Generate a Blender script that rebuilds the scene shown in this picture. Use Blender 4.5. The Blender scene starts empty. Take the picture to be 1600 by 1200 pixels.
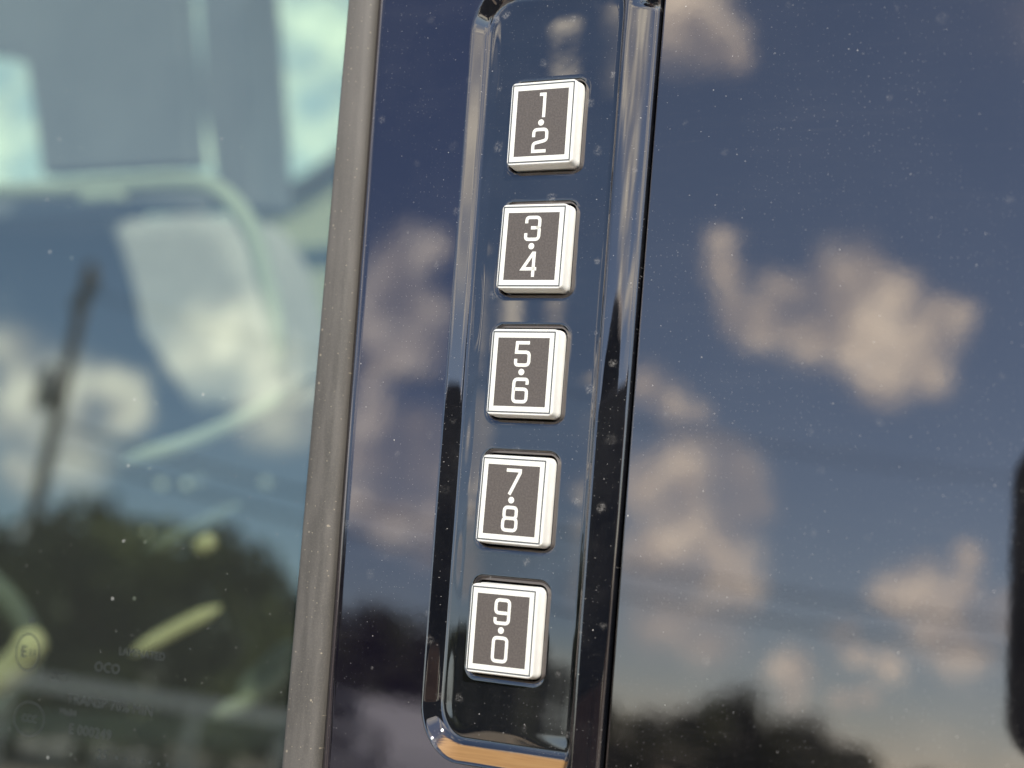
import bpy, bmesh, math, random
import numpy as np
from mathutils import Vector, Matrix
R = math.radians
sc = bpy.context.scene
C = sc.collection

# ------------------------------------------------------------------ frame of the car's side
# Panel frame (millimetres): x along the car, y up the side, z out of the side. The side leans in by TILT.
TILT = R(9.0)
EYE_H = 1.25                                   # height of the panel origin above the ground, metres
sT, cT = math.sin(TILT), math.cos(TILT)
PANEL = Matrix(((1, 0, 0, 0), (0, sT, -cT, 0), (0, cT, sT, EYE_H), (0, 0, 0, 1))) @ Matrix.Scale(0.001, 4)

def P(x, y, z):                                # panel mm -> world metres
    return PANEL @ Vector((x, y, z))

# ------------------------------------------------------------------ camera
c_pos = Vector((67.452, -15.493, 136.826))
c_r = Vector((0.898, 0.079, -0.434)); c_f = Vector((-0.440, 0.101, -0.892)).normalized()
c_r = (c_r - c_f * c_r.dot(c_f)).normalized(); c_u = c_r.cross(c_f)
rot = PANEL.to_3x3() * 1000.0
cam = bpy.data.cameras.new("camera")
cam.sensor_width = 36.0
cam.lens = 36.0 * 2300.0 / 1600.0
cam.clip_start = 0.01
cam.clip_end = 2000.0
co = bpy.data.objects.new("camera", cam); C.objects.link(co)
wr, wu, wf = rot @ c_r, rot @ c_u, rot @ c_f
CAM = P(*c_pos)
co.matrix_world = Matrix(((wr.x, wu.x, -wf.x, CAM.x), (wr.y, wu.y, -wf.y, CAM.y), (wr.z, wu.z, -wf.z, CAM.z), (0, 0, 0, 1)))
cam.dof.use_dof = True
cam.dof.focus_distance = 0.155
cam.dof.aperture_fstop = cam.lens / 2.6
sc.camera = co

def at(u, v, Y):                               # the point of depth Y metres seen at photo pixel (u, v)
    d = wf + wr * ((u - 800.0) / 2300.0) + wu * ((600.0 - v) / 2300.0)
    return CAM + d * ((Y - CAM.y) / d.y)

# ------------------------------------------------------------------ light
SUN_AZ, SUN_EL = R(40.0), R(42.0)              # azimuth from -Y towards +X
sdir = Vector((math.sin(SUN_AZ) * math.cos(SUN_EL), -math.cos(SUN_AZ) * math.cos(SUN_EL), math.sin(SUN_EL)))
sun = bpy.data.lights.new("sun", 'SUN'); sun.energy = 4.0; sun.angle = R(0.53); sun.color = (1.0, 0.95, 0.87)
so = bpy.data.objects.new("sun", sun); C.objects.link(so)
so.rotation_euler = sdir.to_track_quat('Z', 'Y').to_euler(); so.location = sdir * 60

sc.view_settings.view_transform = 'Standard'
sc.view_settings.look = 'None'
sc.view_settings.gamma = 1.0
sc.view_settings.exposure = 0.33
sc.cycles.max_bounces = 12
sc.cycles.transparent_max_bounces = 24
sc.cycles.sample_clamp_indirect = 6.0

class NT:                                      # small helper for node trees
    def __init__(s, tree): s.t = tree; s.n = tree.nodes; s.l = tree.links
    def add(s, kind, **kw):
        n = s.n.new(kind)
        for k, v in kw.items(): setattr(n, k, v)
        return n
    def put(s, sock, v):
        if isinstance(v, bpy.types.NodeSocket): s.l.new(v, sock)
        elif v is not None: sock.default_value = v
    def math(s, op, a, b=None, c=None, clamp=False):
        n = s.add('ShaderNodeMath', operation=op, use_clamp=clamp)
        s.put(n.inputs[0], a); s.put(n.inputs[1], b); s.put(n.inputs[2], c)
        return n.outputs[0]
    def vmath(s, op, a, b=None, out=0):
        n = s.add('ShaderNodeVectorMath', operation=op)
        s.put(n.inputs[0], a); s.put(n.inputs[1], b)
        return n.outputs[out]
    def scale(s, a, f):
        n = s.add('ShaderNodeVectorMath', operation='SCALE'); s.put(n.inputs[0], a); s.put(n.inputs[3], f)
        return n.outputs[0]
    def ramp(s, v, lo, hi, a=0.0, b=1.0, smooth=True):
        n = s.add('ShaderNodeMapRange', interpolation_type='SMOOTHSTEP' if smooth else 'LINEAR')
        s.put(n.inputs[0], v); s.put(n.inputs[1], lo); s.put(n.inputs[2], hi); s.put(n.inputs[3], a); s.put(n.inputs[4], b)
        return n.outputs[0]
    def noise(s, vec, scale, detail=3.0, rough=0.5, out=0):
        n = s.add('ShaderNodeTexNoise'); s.put(n.inputs['Vector'], vec)
        n.inputs['Scale'].default_value = scale; n.inputs['Detail'].default_value = detail; n.inputs['Roughness'].default_value = rough
        return n.outputs[out]
    def mix(s, f, a, b):
        n = s.add('ShaderNodeMix', data_type='RGBA')
        s.put(n.inputs[0], f); s.put(n.inputs[6], a); s.put(n.inputs[7], b)
        return n.outputs[2]

# sky: Nishita with fair-weather cumulus; each cloud is a heap of puffs (azimuth, elevation, radius in degrees)
PUFFS = [(-21.75,28.73,1.74),(-20.27,27.92,1.12),(-19.37,27.29,0.7),(-22.36,29.14,1.49),(-19.1,20.2,0.62),(-18.84,19.12,0.75),(-18.18,17.95,0.95),(-17.11,17.56,1.25),(-16.6,18.71,0.87),(-15.55,17.22,1.25),(-14.48,19.01,1.49),(-13.51,19.33,1.37),(-12.23,18.93,1.12),(-13.57,17.38,1.62),(-11.57,17.05,1.62),(-12.43,15.78,1.12),(-10.44,18.09,1.0),(-9.74,18.37,0.5),(-11.01,16.13,1.0),(-21.58,14.33,1.0),(-20.49,13.84,0.8),(-19.44,13.59,0.45),(-21.1,10.65,1.49),(-19.67,11.33,1.49),(-18.34,10.75,1.74),(-17.52,10.11,1.25),(-19.15,9.16,2.24),(-20.48,7.75,1.74),(-17.79,8.11,1.49),(-17.2,7.21,1.0),(-19.99,5.86,1.49),(-18.24,5.61,1.49),(-8.84,9.39,0.62),(-8.87,8.21,0.7),(-10.34,7.81,1.12),(-9.35,6.98,1.49),(-11.24,7.46,0.87),(-8.83,6.1,1.25),(-7.35,7.44,1.0),(-13.0,6.06,0.5),(-12.46,5.3,0.5),(-11.27,4.98,0.62),(-14.76,4.63,0.87),(-14.64,3.46,0.62),(-12.75,3.37,0.45),(-11.84,3.5,0.37),(-31.85,18.11,1.25),(-32.18,17.05,1.49),(-30.91,18.76,0.75),(-32.81,16.18,1.25),(-30.99,16.24,1.25),(-33.09,14.88,1.0),(-32.16,14.03,1.25),(-31.24,14.69,1.25),(-32.73,12.92,0.87),(-29.61,11.17,1.25),(-30.48,10.28,1.25),(-32.22,11.5,1.12),(-32.54,10.44,1.25),(-30.68,8.49,1.49),(-32.2,8.5,1.0),(-28.9,10.03,1.25),(-29.08,8.0,1.25),(-26.49,26.67,0.62),(-25.71,26.89,0.55),(-28.05,16.71,0.75),(-25.02,16.64,0.7),(-45.76,11.33,1.25),(-44.88,10.55,1.74),(-43.42,10.38,1.49),(-45.29,9.25,1.49),(-43.57,8.89,1.74),(-42.33,10.85,1.0),(-41.71,10.24,1.0),(-38.71,13.57,1.49),(-39.57,12.9,1.25),(-37.79,14.0,1.49),(-36.62,13.23,1.25),(-35.76,11.38,1.74),(-44.82,7.18,1.0),(-43.7,5.24,0.75)]
PUFFS += [(-146, 10, 13), (-160, 13, 9), (-132, 8, 9), (-172, 9, 8),          # bank of cloud beyond the far side of the car
          (22, 27, 4.5), (23, 22, 3.2), (20.5, 31, 4), (24, 18, 2.5), (38, 27, 6), (40, 20, 5), (36, 13, 3), (60, 22, 8), (78, 30, 9), (-78, 24, 9), (-66, 14, 5)]
world = bpy.data.worlds.new("World"); sc.world = world
world.use_nodes = True
w = NT(world.node_tree); w.n.clear()
sky = w.add('ShaderNodeTexSky', sky_type='NISHITA')
sky.sun_disc = False; sky.sun_elevation = SUN_EL; sky.sun_rotation = math.atan2(sdir.x, sdir.y)
sky.air_density = 0.9; sky.dust_density = 0.2; sky.ozone_density = 2.0; sky.altitude = 200
tc = w.add('ShaderNodeTexCoord').outputs['Generated']
warp = w.vmath('SUBTRACT', w.noise(tc, 18.0, 2.5, 0.55, out=1), (0.5, 0.5, 0.5))
dirn = w.vmath('NORMALIZE', w.vmath('ADD', tc, w.scale(warp, 0.035)))
mask = None
for az, el, r in PUFFS:
    a, e = R(az), R(el)
    v = (math.sin(a) * math.cos(e), -math.cos(a) * math.cos(e), math.sin(e))
    d = w.vmath('DISTANCE', dirn, v, out=1)
    m = w.ramp(d, R(r * 1.42), R(r * 0.36))
    mask = m if mask is None else w.math('MAXIMUM', mask, m)
# the rest of the sky carries the same broken cumulus from noise
sep = w.add('ShaderNodeSeparateXYZ'); w.put(sep.inputs[0], tc)
flat = w.vmath('MULTIPLY', tc, (1.0, 1.0, 1.7))
fbm = w.noise(flat, 4.2, 6.0, 0.55)
away = w.ramp(w.vmath('DISTANCE', tc, (-0.47, -0.84, 0.24), out=1), 0.36, 0.60)
mask2 = w.math('MULTIPLY', w.ramp(fbm, 0.50, 0.60), away)
low = w.math('MULTIPLY', w.ramp(sep.outputs[2], 0.075, 0.02), 0.30)
mask = w.math('MAXIMUM', w.math('MAXIMUM', mask, mask2), low)
mask = w.math('MULTIPLY', mask, w.ramp(w.noise(tc, 24.0, 4.0, 0.62), 0.30, 0.62, 0.34, 1.0))
puffy = w.noise(dirn, 24.0, 2.5, 0.5)
WS = 0.12
ccol = w.mix(w.ramp(puffy, 0.36, 0.72), (1.0 / WS, 1.0 / WS, 0.96 / WS, 1), (1.74 / WS, 1.73 / WS, 1.50 / WS, 1))
col = w.mix(mask, sky.outputs[0], ccol)
bg = w.add('ShaderNodeBackground'); bg.inputs['Strength'].default_value = WS
w.put(bg.inputs['Color'], col)
out = w.add('ShaderNodeOutputWorld'); w.l.new(bg.outputs[0], out.inputs[0])

# ------------------------------------------------------------------ materials
def new_mat(name):
    m = bpy.data.materials.new(name); m.use_nodes = True
    t = NT(m.node_tree); t.n.clear()
    o = t.add('ShaderNodeOutputMaterial')
    return m, t, o

def principled(t, col, rough, **kw):
    p = t.add('ShaderNodeBsdfPrincipled')
    t.put(p.inputs['Base Color'], col if isinstance(col, bpy.types.NodeSocket) else (*col, 1.0))
    t.put(p.inputs['Roughness'], rough)
    for k, v in kw.items(): t.put(p.inputs[k.replace('_', ' ')], v)
    return p

def mm_coords(t):
    return t.scale(t.add('ShaderNodeTexCoord').outputs['Object'], 1000.0)

def specks(t, vec, cell, prob, r0, r1, soft=0.6):
    """grains scattered one to a cell: their random presence, size"""
    v = t.add('ShaderNodeTexVoronoi', voronoi_dimensions='2D', feature='F1')
    t.put(v.inputs['Vector'], vec); v.inputs['Scale'].default_value = 1.0 / cell
    s = t.add('ShaderNodeSeparateColor'); t.put(s.inputs[0], v.outputs['Color'])
    rad = t.ramp(s.outputs[1], 0.0, 1.0, r0 / cell, r1 / cell, smooth=False)
    inside = t.ramp(t.math('DIVIDE', v.outputs['Distance'], rad), 1.0, soft)
    here = t.math('LESS_THAN', s.outputs[0], prob)
    return t.math('MULTIPLY', inside, here), s.outputs[2]

def stretch(t, vec, ang, sx, sy):
    m = t.add('ShaderNodeMapping'); t.put(m.inputs[0], vec)
    m.inputs['Rotation'].default_value = (0, 0, ang); m.inputs['Scale'].default_value = (sx, sy, 1)
    return m.outputs[0]

def dusty_gloss(name, base, ior, tint, rough, film=0.012, amount=1.0, smudge=1.0, ledge=False):
    m, t, o = new_mat(name)
    v = mm_coords(t)
    wob = t.vmath('ADD', v, t.scale(t.vmath('SUBTRACT', t.noise(v, 2.5, 2.0, 0.6, out=1), (.5, .5, .5)), 0.12))
    patch = t.ramp(t.noise(v, 0.06, 4.0, 0.65), 0.38, 0.62, 0.2, 1.0)
    clus = t.ramp(t.noise(v, 0.16, 4.0, 0.7), 0.40, 0.60, 0.15, 1.0)
    a, _ = specks(t, wob, 0.55, 0.40 * amount, 0.016, 0.050)
    b, bb = specks(t, stretch(t, wob, 0.5, 1.0, 1.35), 1.7, 0.42 * amount, 0.030, 0.085)
    c, _ = specks(t, stretch(t, wob, 0.2, 1.3, 1.0), 9.0, 0.36 * amount, 0.035, 0.095)
    d, dd = specks(t, t.vmath('ADD', v, t.scale(t.vmath('SUBTRACT', t.noise(v, 1.4, 3.0, 0.65, out=1), (.5, .5, .5)), 0.9)),
                   5.2, 0.5 * smudge, 0.25, 0.75, soft=0.3)
    dgrain = t.ramp(t.noise(v, 5.0, 3.0, 0.7), 0.35, 0.7)
    # fine swirl scratches
    sc1 = t.ramp(t.noise(stretch(t, v, 0.5, 0.16, 3.2), 1.0, 3.0, 0.6), 0.62, 0.75)
    sc2 = t.ramp(t.noise(stretch(t, v, -0.6, 0.2, 3.6), 1.0, 3.0, 0.6), 0.63, 0.75)
    f = t.math('MULTIPLY', a, t.math('MULTIPLY', patch, 0.30))
    f = t.math('MAXIMUM', f, t.math('MULTIPLY', t.math('MULTIPLY', b, clus), t.ramp(bb, 0, 1, 0.06, 0.62, False)))
    f = t.math('MAXIMUM', f, t.math('MULTIPLY', c, 0.9))
    f = t.math('MAXIMUM', f, t.math('MULTIPLY', t.math('MULTIPLY', d, dgrain), t.ramp(dd, 0, 1, 0.02, 0.16 * smudge, False)))
    f = t.math('ADD', f, t.math('MULTIPLY', t.math('MAXIMUM', sc1, sc2), 0.009))
    wipe = t.ramp(t.noise(stretch(t, wob, 0.35, 0.035, 0.45), 1.0, 4.0, 0.65), 0.50, 0.72)
    f = t.math('ADD', f, t.math('MULTIPLY', t.math('MULTIPLY', wipe, patch), 0.008))
    f = t.math('ADD', f, t.math('MULTIPLY', patch, film), clamp=True)
    p = principled(t, base, rough, IOR=ior, Specular_Tint=(*tint, 1))
    bump = t.add('ShaderNodeBump'); bump.inputs['Strength'].default_value = 0.006; bump.inputs['Distance'].default_value = 0.0004
    t.put(bump.inputs['Height'], t.noise(v, 0.35, 2.0, 0.5)); t.l.new(bump.outputs[0], p.inputs['Normal'])
    q = principled(t, (0.62, 0.59, 0.55), 0.75)
    mx = t.add('ShaderNodeMixShader'); t.put(mx.inputs[0], f)
    t.l.new(p.outputs[0], mx.inputs[1]); t.l.new(q.outputs[0], mx.inputs[2])
    last = mx.outputs[0]
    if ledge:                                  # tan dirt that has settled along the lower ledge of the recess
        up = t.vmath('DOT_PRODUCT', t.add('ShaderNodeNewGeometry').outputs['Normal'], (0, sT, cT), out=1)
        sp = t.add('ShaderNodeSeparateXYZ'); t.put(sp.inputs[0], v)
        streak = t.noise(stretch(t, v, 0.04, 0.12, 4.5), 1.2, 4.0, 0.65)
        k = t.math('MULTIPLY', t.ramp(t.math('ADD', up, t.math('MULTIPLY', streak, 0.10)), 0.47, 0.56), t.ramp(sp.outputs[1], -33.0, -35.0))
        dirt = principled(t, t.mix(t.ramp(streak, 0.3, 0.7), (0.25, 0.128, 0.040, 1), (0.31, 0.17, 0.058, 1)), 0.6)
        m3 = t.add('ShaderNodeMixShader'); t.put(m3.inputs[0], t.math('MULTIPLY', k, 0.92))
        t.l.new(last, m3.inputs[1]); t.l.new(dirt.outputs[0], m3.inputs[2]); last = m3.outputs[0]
    t.l.new(last, o.inputs[0])
    return m

def plain(name, col, rough, noise=0.0, scale=1.0, bump=0.0, col2=None, **kw):
    m, t, o = new_mat(name)
    v = t.add('ShaderNodeTexCoord').outputs['Object']
    c = (*col, 1)
    if noise:
        c2 = col2 or tuple(max(0, x * (1 - noise)) for x in col)
        c = t.mix(t.ramp(t.noise(v, scale, 5.0, 0.6), 0.3, 0.7), (*c2, 1), (*col, 1))
    p = t.add('ShaderNodeBsdfPrincipled')
    t.put(p.inputs['Base Color'], c); p.inputs['Roughness'].default_value = rough
    for k, x in kw.items(): t.put(p.inputs[k.replace('_', ' ')], x)
    if bump:
        b = t.add('ShaderNodeBump'); b.inputs['Strength'].default_value = bump; b.inputs['Distance'].default_value = 0.5 / scale
        t.put(b.inputs['Height'], t.noise(v, scale * 2, 4.0, 0.6)); t.l.new(b.outputs[0], p.inputs['Normal'])
    t.l.new(p.outputs[0], o.inputs[0])
    return m

M = {}
M['trim'] = dusty_gloss('gloss_trim', (0.004, 0.003, 0.008), 2.25, (1.0, 0.90, 0.98), 0.025, 0.010)
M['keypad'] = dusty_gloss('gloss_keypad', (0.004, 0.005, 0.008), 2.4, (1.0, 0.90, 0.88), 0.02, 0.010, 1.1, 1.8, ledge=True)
M['rear'] = dusty_gloss('gloss_rear', (0.004, 0.004, 0.006), 2.95, (1.0, 0.835, 0.78), 0.03, 0.006, 1.25, 0.7)
M['paint'] = dusty_gloss('paint', (0.006, 0.006, 0.016), 1.8, (1, 1, 1), 0.05, 0.008)
M['white'] = plain('button_white', (0.90, 0.885, 0.83), 0.32, 0.07, 700.0, Subsurface_Weight=0.15, Subsurface_Radius=(0.0006, 0.0005, 0.0004))
M['ink'] = plain('button_ink', (0.128, 0.108, 0.096), 0.5, 0.30, 5000.0, 0.35)
M['groove'] = plain('button_groove', (0.10, 0.105, 0.11), 0.6)
M['print'] = plain('button_print', (0.88, 0.87, 0.79), 0.45)
M['darkplastic'] = plain('dark_plastic', (0.008, 0.008, 0.009), 0.5)
M['lightplastic'] = plain('light_plastic', (0.80, 0.77, 0.70), 0.5, 0.1, 20)
M['greytrim'] = plain('grey_trim', (0.22, 0.23, 0.235), 0.7, 0.2, 9)
M['seat'] = plain('seat_cloth', (0.44, 0.42, 0.38), 0.9, 0.15, 60, 0.2)
M['dash'] = plain('dash_plastic', (0.022, 0.022, 0.022), 0.6, 0.3, 14)
M['dashlight'] = plain('dash_top', (0.90, 0.76, 0.52), 0.5, 0.1, 12)
M['chrome'] = plain('satin_metal', (0.75, 0.74, 0.7), 0.25, Metallic=1.0)
M['phone'] = plain('phone_body', (0.008, 0.008, 0.010), 0.35)
M['lens'] = plain('lens_glass', (0.002, 0.002, 0.004), 0.05)
M['asphalt'] = plain('asphalt', (0.07, 0.07, 0.068), 0.9, 0.35, 0.6, 0.2)
M['wood'] = plain('pole_wood', (0.10, 0.075, 0.055), 0.9, 0.4, 6, 0.3)
M['bark'] = plain('bark', (0.07, 0.052, 0.04), 0.9, 0.4, 8, 0.4)
M['ceramic'] = plain('ceramic', (0.20, 0.17, 0.15), 0.3)
M['steel'] = plain('grey_steel', (0.30, 0.31, 0.31), 0.45, 0.2, 5, Metallic=0.6)
M['wire'] = plain('wire', (0.02, 0.02, 0.02), 0.6)
M['stucco'] = plain('stucco', (0.58, 0.52, 0.36), 0.85, 0.12, 3, 0.2)
M['roofing'] = plain('roofing', (0.20, 0.16, 0.12), 0.85, 0.3, 5, 0.3)
M['pane'] = plain('window_pane', (0.03, 0.04, 0.045), 0.05)
M['whitepaint'] = plain('white_paint', (0.75, 0.75, 0.72), 0.6, 0.08, 2)

def rubber_mat():
    m, t, o = new_mat('weathered_rubber')
    v = mm_coords(t)
    s1, _ = specks(t, v, 1.0, 0.40, 0.03, 0.085); s2, _ = specks(t, v, 3.1, 0.5, 0.07, 0.18)
    n = t.noise(stretch(t, v, 0.0, 1.0, 0.12), 0.9, 4.0, 0.6)
    base = t.mix(t.ramp(n, 0.3, 0.7), (0.074, 0.069, 0.062, 1), (0.112, 0.103, 0.093, 1))
    base = t.mix(t.math('MULTIPLY', t.ramp(t.noise(v, 6.0, 3.0, 0.7), 0.45, 0.7), 0.35), base, (0.17, 0.15, 0.125, 1))
    fade = t.add('ShaderNodeSeparateXYZ'); t.put(fade.inputs[0], v)          # the upper run has chalked more
    chalk = t.math('MULTIPLY', t.ramp(t.math('ADD', fade.outputs[1], t.math('MULTIPLY', t.noise(stretch(t, v, 0, 1, .25), 0.25, 3.0), 30.0)), 0.0, 55.0), 0.5)
    base = t.mix(chalk, base, (0.165, 0.152, 0.138, 1))
    base = t.mix(t.math('MULTIPLY', t.math('MAXIMUM', s1, s2), 0.7), base, (0.36, 0.31, 0.23, 1))
    p = t.add('ShaderNodeBsdfPrincipled'); t.put(p.inputs['Base Color'], base); p.inputs['Roughness'].default_value = 0.75
    b = t.add('ShaderNodeBump'); b.inputs['Strength'].default_value = 0.25; b.inputs['Distance'].default_value = 0.0001
    t.put(b.inputs['Height'], t.noise(v, 4.0, 4.0, 0.6)); t.l.new(b.outputs[0], p.inputs['Normal'])
    t.l.new(p.outputs[0], o.inputs[0])
    return m
M['rubber'] = rubber_mat()

def glass_mat(name, tint, r0, dust):
    m, t, o = new_mat(name)
    g = t.add('ShaderNodeNewGeometry')
    c = t.math('ABSOLUTE', t.vmath('DOT_PRODUCT', g.outputs['Normal'], g.outputs['Incoming'], out=1))
    fr = t.math('ADD', t.math('MULTIPLY', t.math('POWER', t.math('SUBTRACT', 1.0, c), 5.0), 1.0 - r0), r0)
    fr = t.math('MULTIPLY', fr, t.math('SUBTRACT', 1.0, g.outputs['Backfacing']))
    tr = t.add('ShaderNodeBsdfTransparent'); tr.inputs[0].default_value = (*tint, 1)
    gl = t.add('ShaderNodeBsdfGlossy'); gl.inputs['Roughness'].default_value = 0.0; gl.inputs[0].default_value = (0.93, 1.0, 0.95, 1)
    mx = t.add('ShaderNodeMixShader'); t.put(mx.inputs[0], fr)
    t.l.new(tr.outputs[0], mx.inputs[1]); t.l.new(gl.outputs[0], mx.inputs[2])
    last = mx.outputs[0]
    if dust:
        v = mm_coords(t)
        a, _ = specks(t, v, 2.2, 0.22, 0.03, 0.09); b, _ = specks(t, v, 9.0, 0.25, 0.08, 0.2)
        f = t.math('MULTIPLY', t.math('MAXIMUM', t.math('MULTIPLY', a, 0.5), t.math('MULTIPLY', b, 0.9)), 0.7)
        f = t.math('ADD', f, 0.014)
        q = principled(t, (0.6, 0.6, 0.56), 0.8)
        m2 = t.add('ShaderNodeMixShader'); t.put(m2.inputs[0], f)
        t.l.new(last, m2.inputs[1]); t.l.new(q.outputs[0], m2.inputs[2]); last = m2.outputs[0]
    t.l.new(last, o.inputs[0])
    return m
M['glass'] = glass_mat('tinted_glass', (0.79, 0.85, 0.77), 0.27, True)
M['farglass'] = glass_mat('far_glass', (0.86, 0.92, 0.88), 0.06, False)

# ------------------------------------------------------------------ object helpers
FLAT = PANEL @ Matrix.Scale(1000.0, 4)         # panel frame in metres, no scale
def link(name, me, mat, parent=None, mtx=None):
    o = bpy.data.objects.new(name, me); C.objects.link(o)
    for m in (mat if isinstance(mat, (list, tuple)) else [mat]):
        if m: me.materials.append(m)
    if parent:
        o.parent = parent
        o.matrix_parent_inverse = parent.matrix_basis.inverted()
    if mtx is not None: o.matrix_basis = mtx
    return o

def obj(name, bm, mat, parent=None, mtx=None, smooth=False):
    me = bpy.data.meshes.new(name)
    bmesh.ops.recalc_face_normals(bm, faces=bm.faces)
    bm.to_mesh(me); bm.free()
    if smooth: me.polygons.foreach_set('use_smooth', [True] * len(me.polygons))
    return link(name, me, mat, parent, mtx)

def tag(o, label=None, cat=None, group=None, kind=None):
    if label: o['label'] = label
    if cat: o['category'] = cat
    if group: o['group'] = group
    if kind: o['kind'] = kind
    return o

def empty(name, loc):
    o = bpy.data.objects.new(name, None); C.objects.link(o); o.matrix_basis = Matrix.Translation(loc)
    o.empty_display_size = 0.2
    return o

def add_box(bm, x0, x1, y0, y1, z0, z1, bev=0.0, mi=0):
    r = bmesh.ops.create_cube(bm, size=1.0)
    for v in r['verts']:
        v.co = Vector(((x0 + x1) / 2 + v.co.x * (x1 - x0), (y0 + y1) / 2 + v.co.y * (y1 - y0), (z0 + z1) / 2 + v.co.z * (z1 - z0)))
    fs = list({f for v in r['verts'] for f in v.link_faces})
    for f in fs: f.material_index = mi
    if bev:
        es = list({e for v in r['verts'] for e in v.link_edges})
        bmesh.ops.bevel(bm, geom=es, offset=bev, segments=3, affect='EDGES', profile=0.5)

def add_tube(bm, pts, rad, n=12, cap=True):
    """a tube along points; rad a number or a list"""
    pts = [Vector(p) for p in pts]
    rings = []
    prev = None
    for i, p in enumerate(pts):
        t = (pts[min(i + 1, len(pts) - 1)] - pts[max(i - 1, 0)]).normalized()
        if prev is None:
            a = t.orthogonal().normalized()
        else:
            a = (prev - t * prev.dot(t)).normalized()
        prev = a
        b = t.cross(a)
        r = rad[i] if isinstance(rad, (list, tuple)) else rad
        rings.append([bm.verts.new(p + (a * math.cos(k * 2 * math.pi / n) + b * math.sin(k * 2 * math.pi / n)) * r) for k in range(n)])
    for A, B in zip(rings, rings[1:]):
        for k in range(n):
            f = bm.faces.new((A[k], A[(k + 1) % n], B[(k + 1) % n], B[k])); f.smooth = True
    if cap:
        bm.faces.new(rings[0][::-1]); bm.faces.new(rings[-1])

def smooth_path(pts, n=8):
    """Catmull-Rom through the points"""
    pts = [Vector(p) for p in pts]; out = []
    ext = [pts[0] * 2 - pts[1]] + pts + [pts[-1] * 2 - pts[-2]]
    for i in range(1, len(ext) - 2):
        p0, p1, p2, p3 = ext[i - 1:i + 3]
        for k in range(n):
            t = k / n
            out.append(0.5 * ((2 * p1) + (p2 - p0) * t + (2 * p0 - 5 * p1 + 4 * p2 - p3) * t * t + (3 * p1 - p0 - 3 * p2 + p3) * t ** 3))
    out.append(pts[-1]); return out

def prism(bm, pts, depth, bev=0.0):
    """polygon of world points pushed back along +Y by depth"""
    lo = [bm.verts.new(p) for p in pts]; hi = [bm.verts.new(p + Vector((0, depth, 0))) for p in pts]
    n = len(pts); fs = [bm.faces.new(lo), bm.faces.new(hi[::-1])]
    for k in range(n): fs.append(bm.faces.new((lo[k], hi[k], hi[(k + 1) % n], lo[(k + 1) % n])))
    if bev:
        es = list({e for f in fs for e in f.edges})
        bmesh.ops.bevel(bm, geom=es, offset=bev, segments=3, affect='EDGES', profile=0.5)

# ================================================================== the car
car = empty('car', (0.0, 0.4, 0.0))
tag(car, 'dark car with glossy dusty black door pillar, grey window seal and lit white number buttons', 'car')

# ---- pillar trim with the recessed keypad panel: one fine height field, cut in two along the recess rim
BTN_X, BTN_Y0, BTN_SP = 1.036, 27.859, 13.302
BTN_W, BTN_H = 3.536, 4.212                    # half size of the printed ring
FLOOR = -1.3
RECESS_W = 2.5
cols = list(np.arange(-20.2, -18.6, 0.08)) + list(np.arange(-18.6, -8.4, 0.6)) + list(np.arange(-8.4, 9.4, 0.09)) + \
       list(np.arange(9.4, 13.0, 0.05))
cols = np.array(cols)
rows = np.concatenate([np.arange(-75, -43, 2.0), np.arange(-43, 48, 0.09), np.arange(48, 390, 6.0)])
U, Y = np.meshgrid(cols, rows)
X = U + 0.8 * (-Y / 42.0).clip(-3, 1.8) * (10 - U).clip(0) / 30.0
X = X + 0.009 * (Y - 26).clip(-110, 60) * ((U - 9.6) / 3.3).clip(0, 1)
def rounded_inside(dl, dr, db, dt, rbl, rbr, rtl, rtr):
    s = np.minimum(np.minimum(dl, dr), np.minimum(db, dt))
    for a, b, r in ((dl, db, rbl), (dr, db, rbr), (dl, dt, rtl), (dr, dt, rtr)):
        c = (a < r) & (b < r)
        s = np.where(c, r - np.hypot(r - a, r - b), s)
    return s
KR = 2.5 / 0.75
S = rounded_inside((U + 7.95) * 1.25, (9.62 - U) * KR, Y + 39.2, 44.4 - Y, 6.0, 4.0, 6.0, 5.0)
tt = (S / RECESS_W).clip(0, 1)
# integral of a slope that rises quickly at the rim, holds, and eases into the floor
def ease(t, a=0.16, b=0.55):
    A = np.where(t < a, t * t / (2 * a), np.where(t < b, a / 2 + (t - a), a / 2 + (b - a) + ((1 - b) / 2 - (1 - t) ** 2 / (2 * (1 - b)))))
    return A / (a / 2 + (b - a) + (1 - b) / 2)
Z = FLOOR * ease(tt)
inm = ((S - RECESS_W) / 1.5).clip(0, 1)
inm = inm * inm * (3 - 2 * inm)
Z = Z + inm * (0.022 * np.cos(2 * math.pi * (Y - BTN_Y0) / BTN_SP) - 0.0010 * (U - 1.0) ** 2)
# pockets
for i in range(5):
    yc = BTN_Y0 - i * BTN_SP
    qx = np.abs(X - BTN_X) - (BTN_W + 0.64) + 0.95; qy = np.abs(Y - yc) - (BTN_H + 0.71) + 0.95
    sd = np.hypot(qx.clip(0), qy.clip(0)) + np.minimum(np.maximum(qx, qy), 0) - 0.95
    lip = (1 - sd / 0.55).clip(0, 1)
    Z = Z - np.where(sd > 0, 0.10 * lip ** 2, 0.10) - 1.1 * (lambda k: k * k * (3 - 2 * k))((-sd / 0.16).clip(0, 1))
# chamfer to the right, fading at the top corner
fade = 1 - ((Y - 39.6) / 2.6).clip(0, 1); fade = fade * fade * (3 - 2 * fade)
fx = (U - 9.72).clip(0)
ch = np.where(fx < 0.25, fx * fx / 0.5, fx - 0.125)
Z = Z - (ch * math.tan(R(17.5)) + 0.027 * fx ** 2) * (0.25 + 0.75 * fade)
er = ((U - 12.45) / 0.5).clip(0, 0.999)
Z = Z - 0.42 * (1 - np.sqrt(1 - er ** 2))
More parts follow.
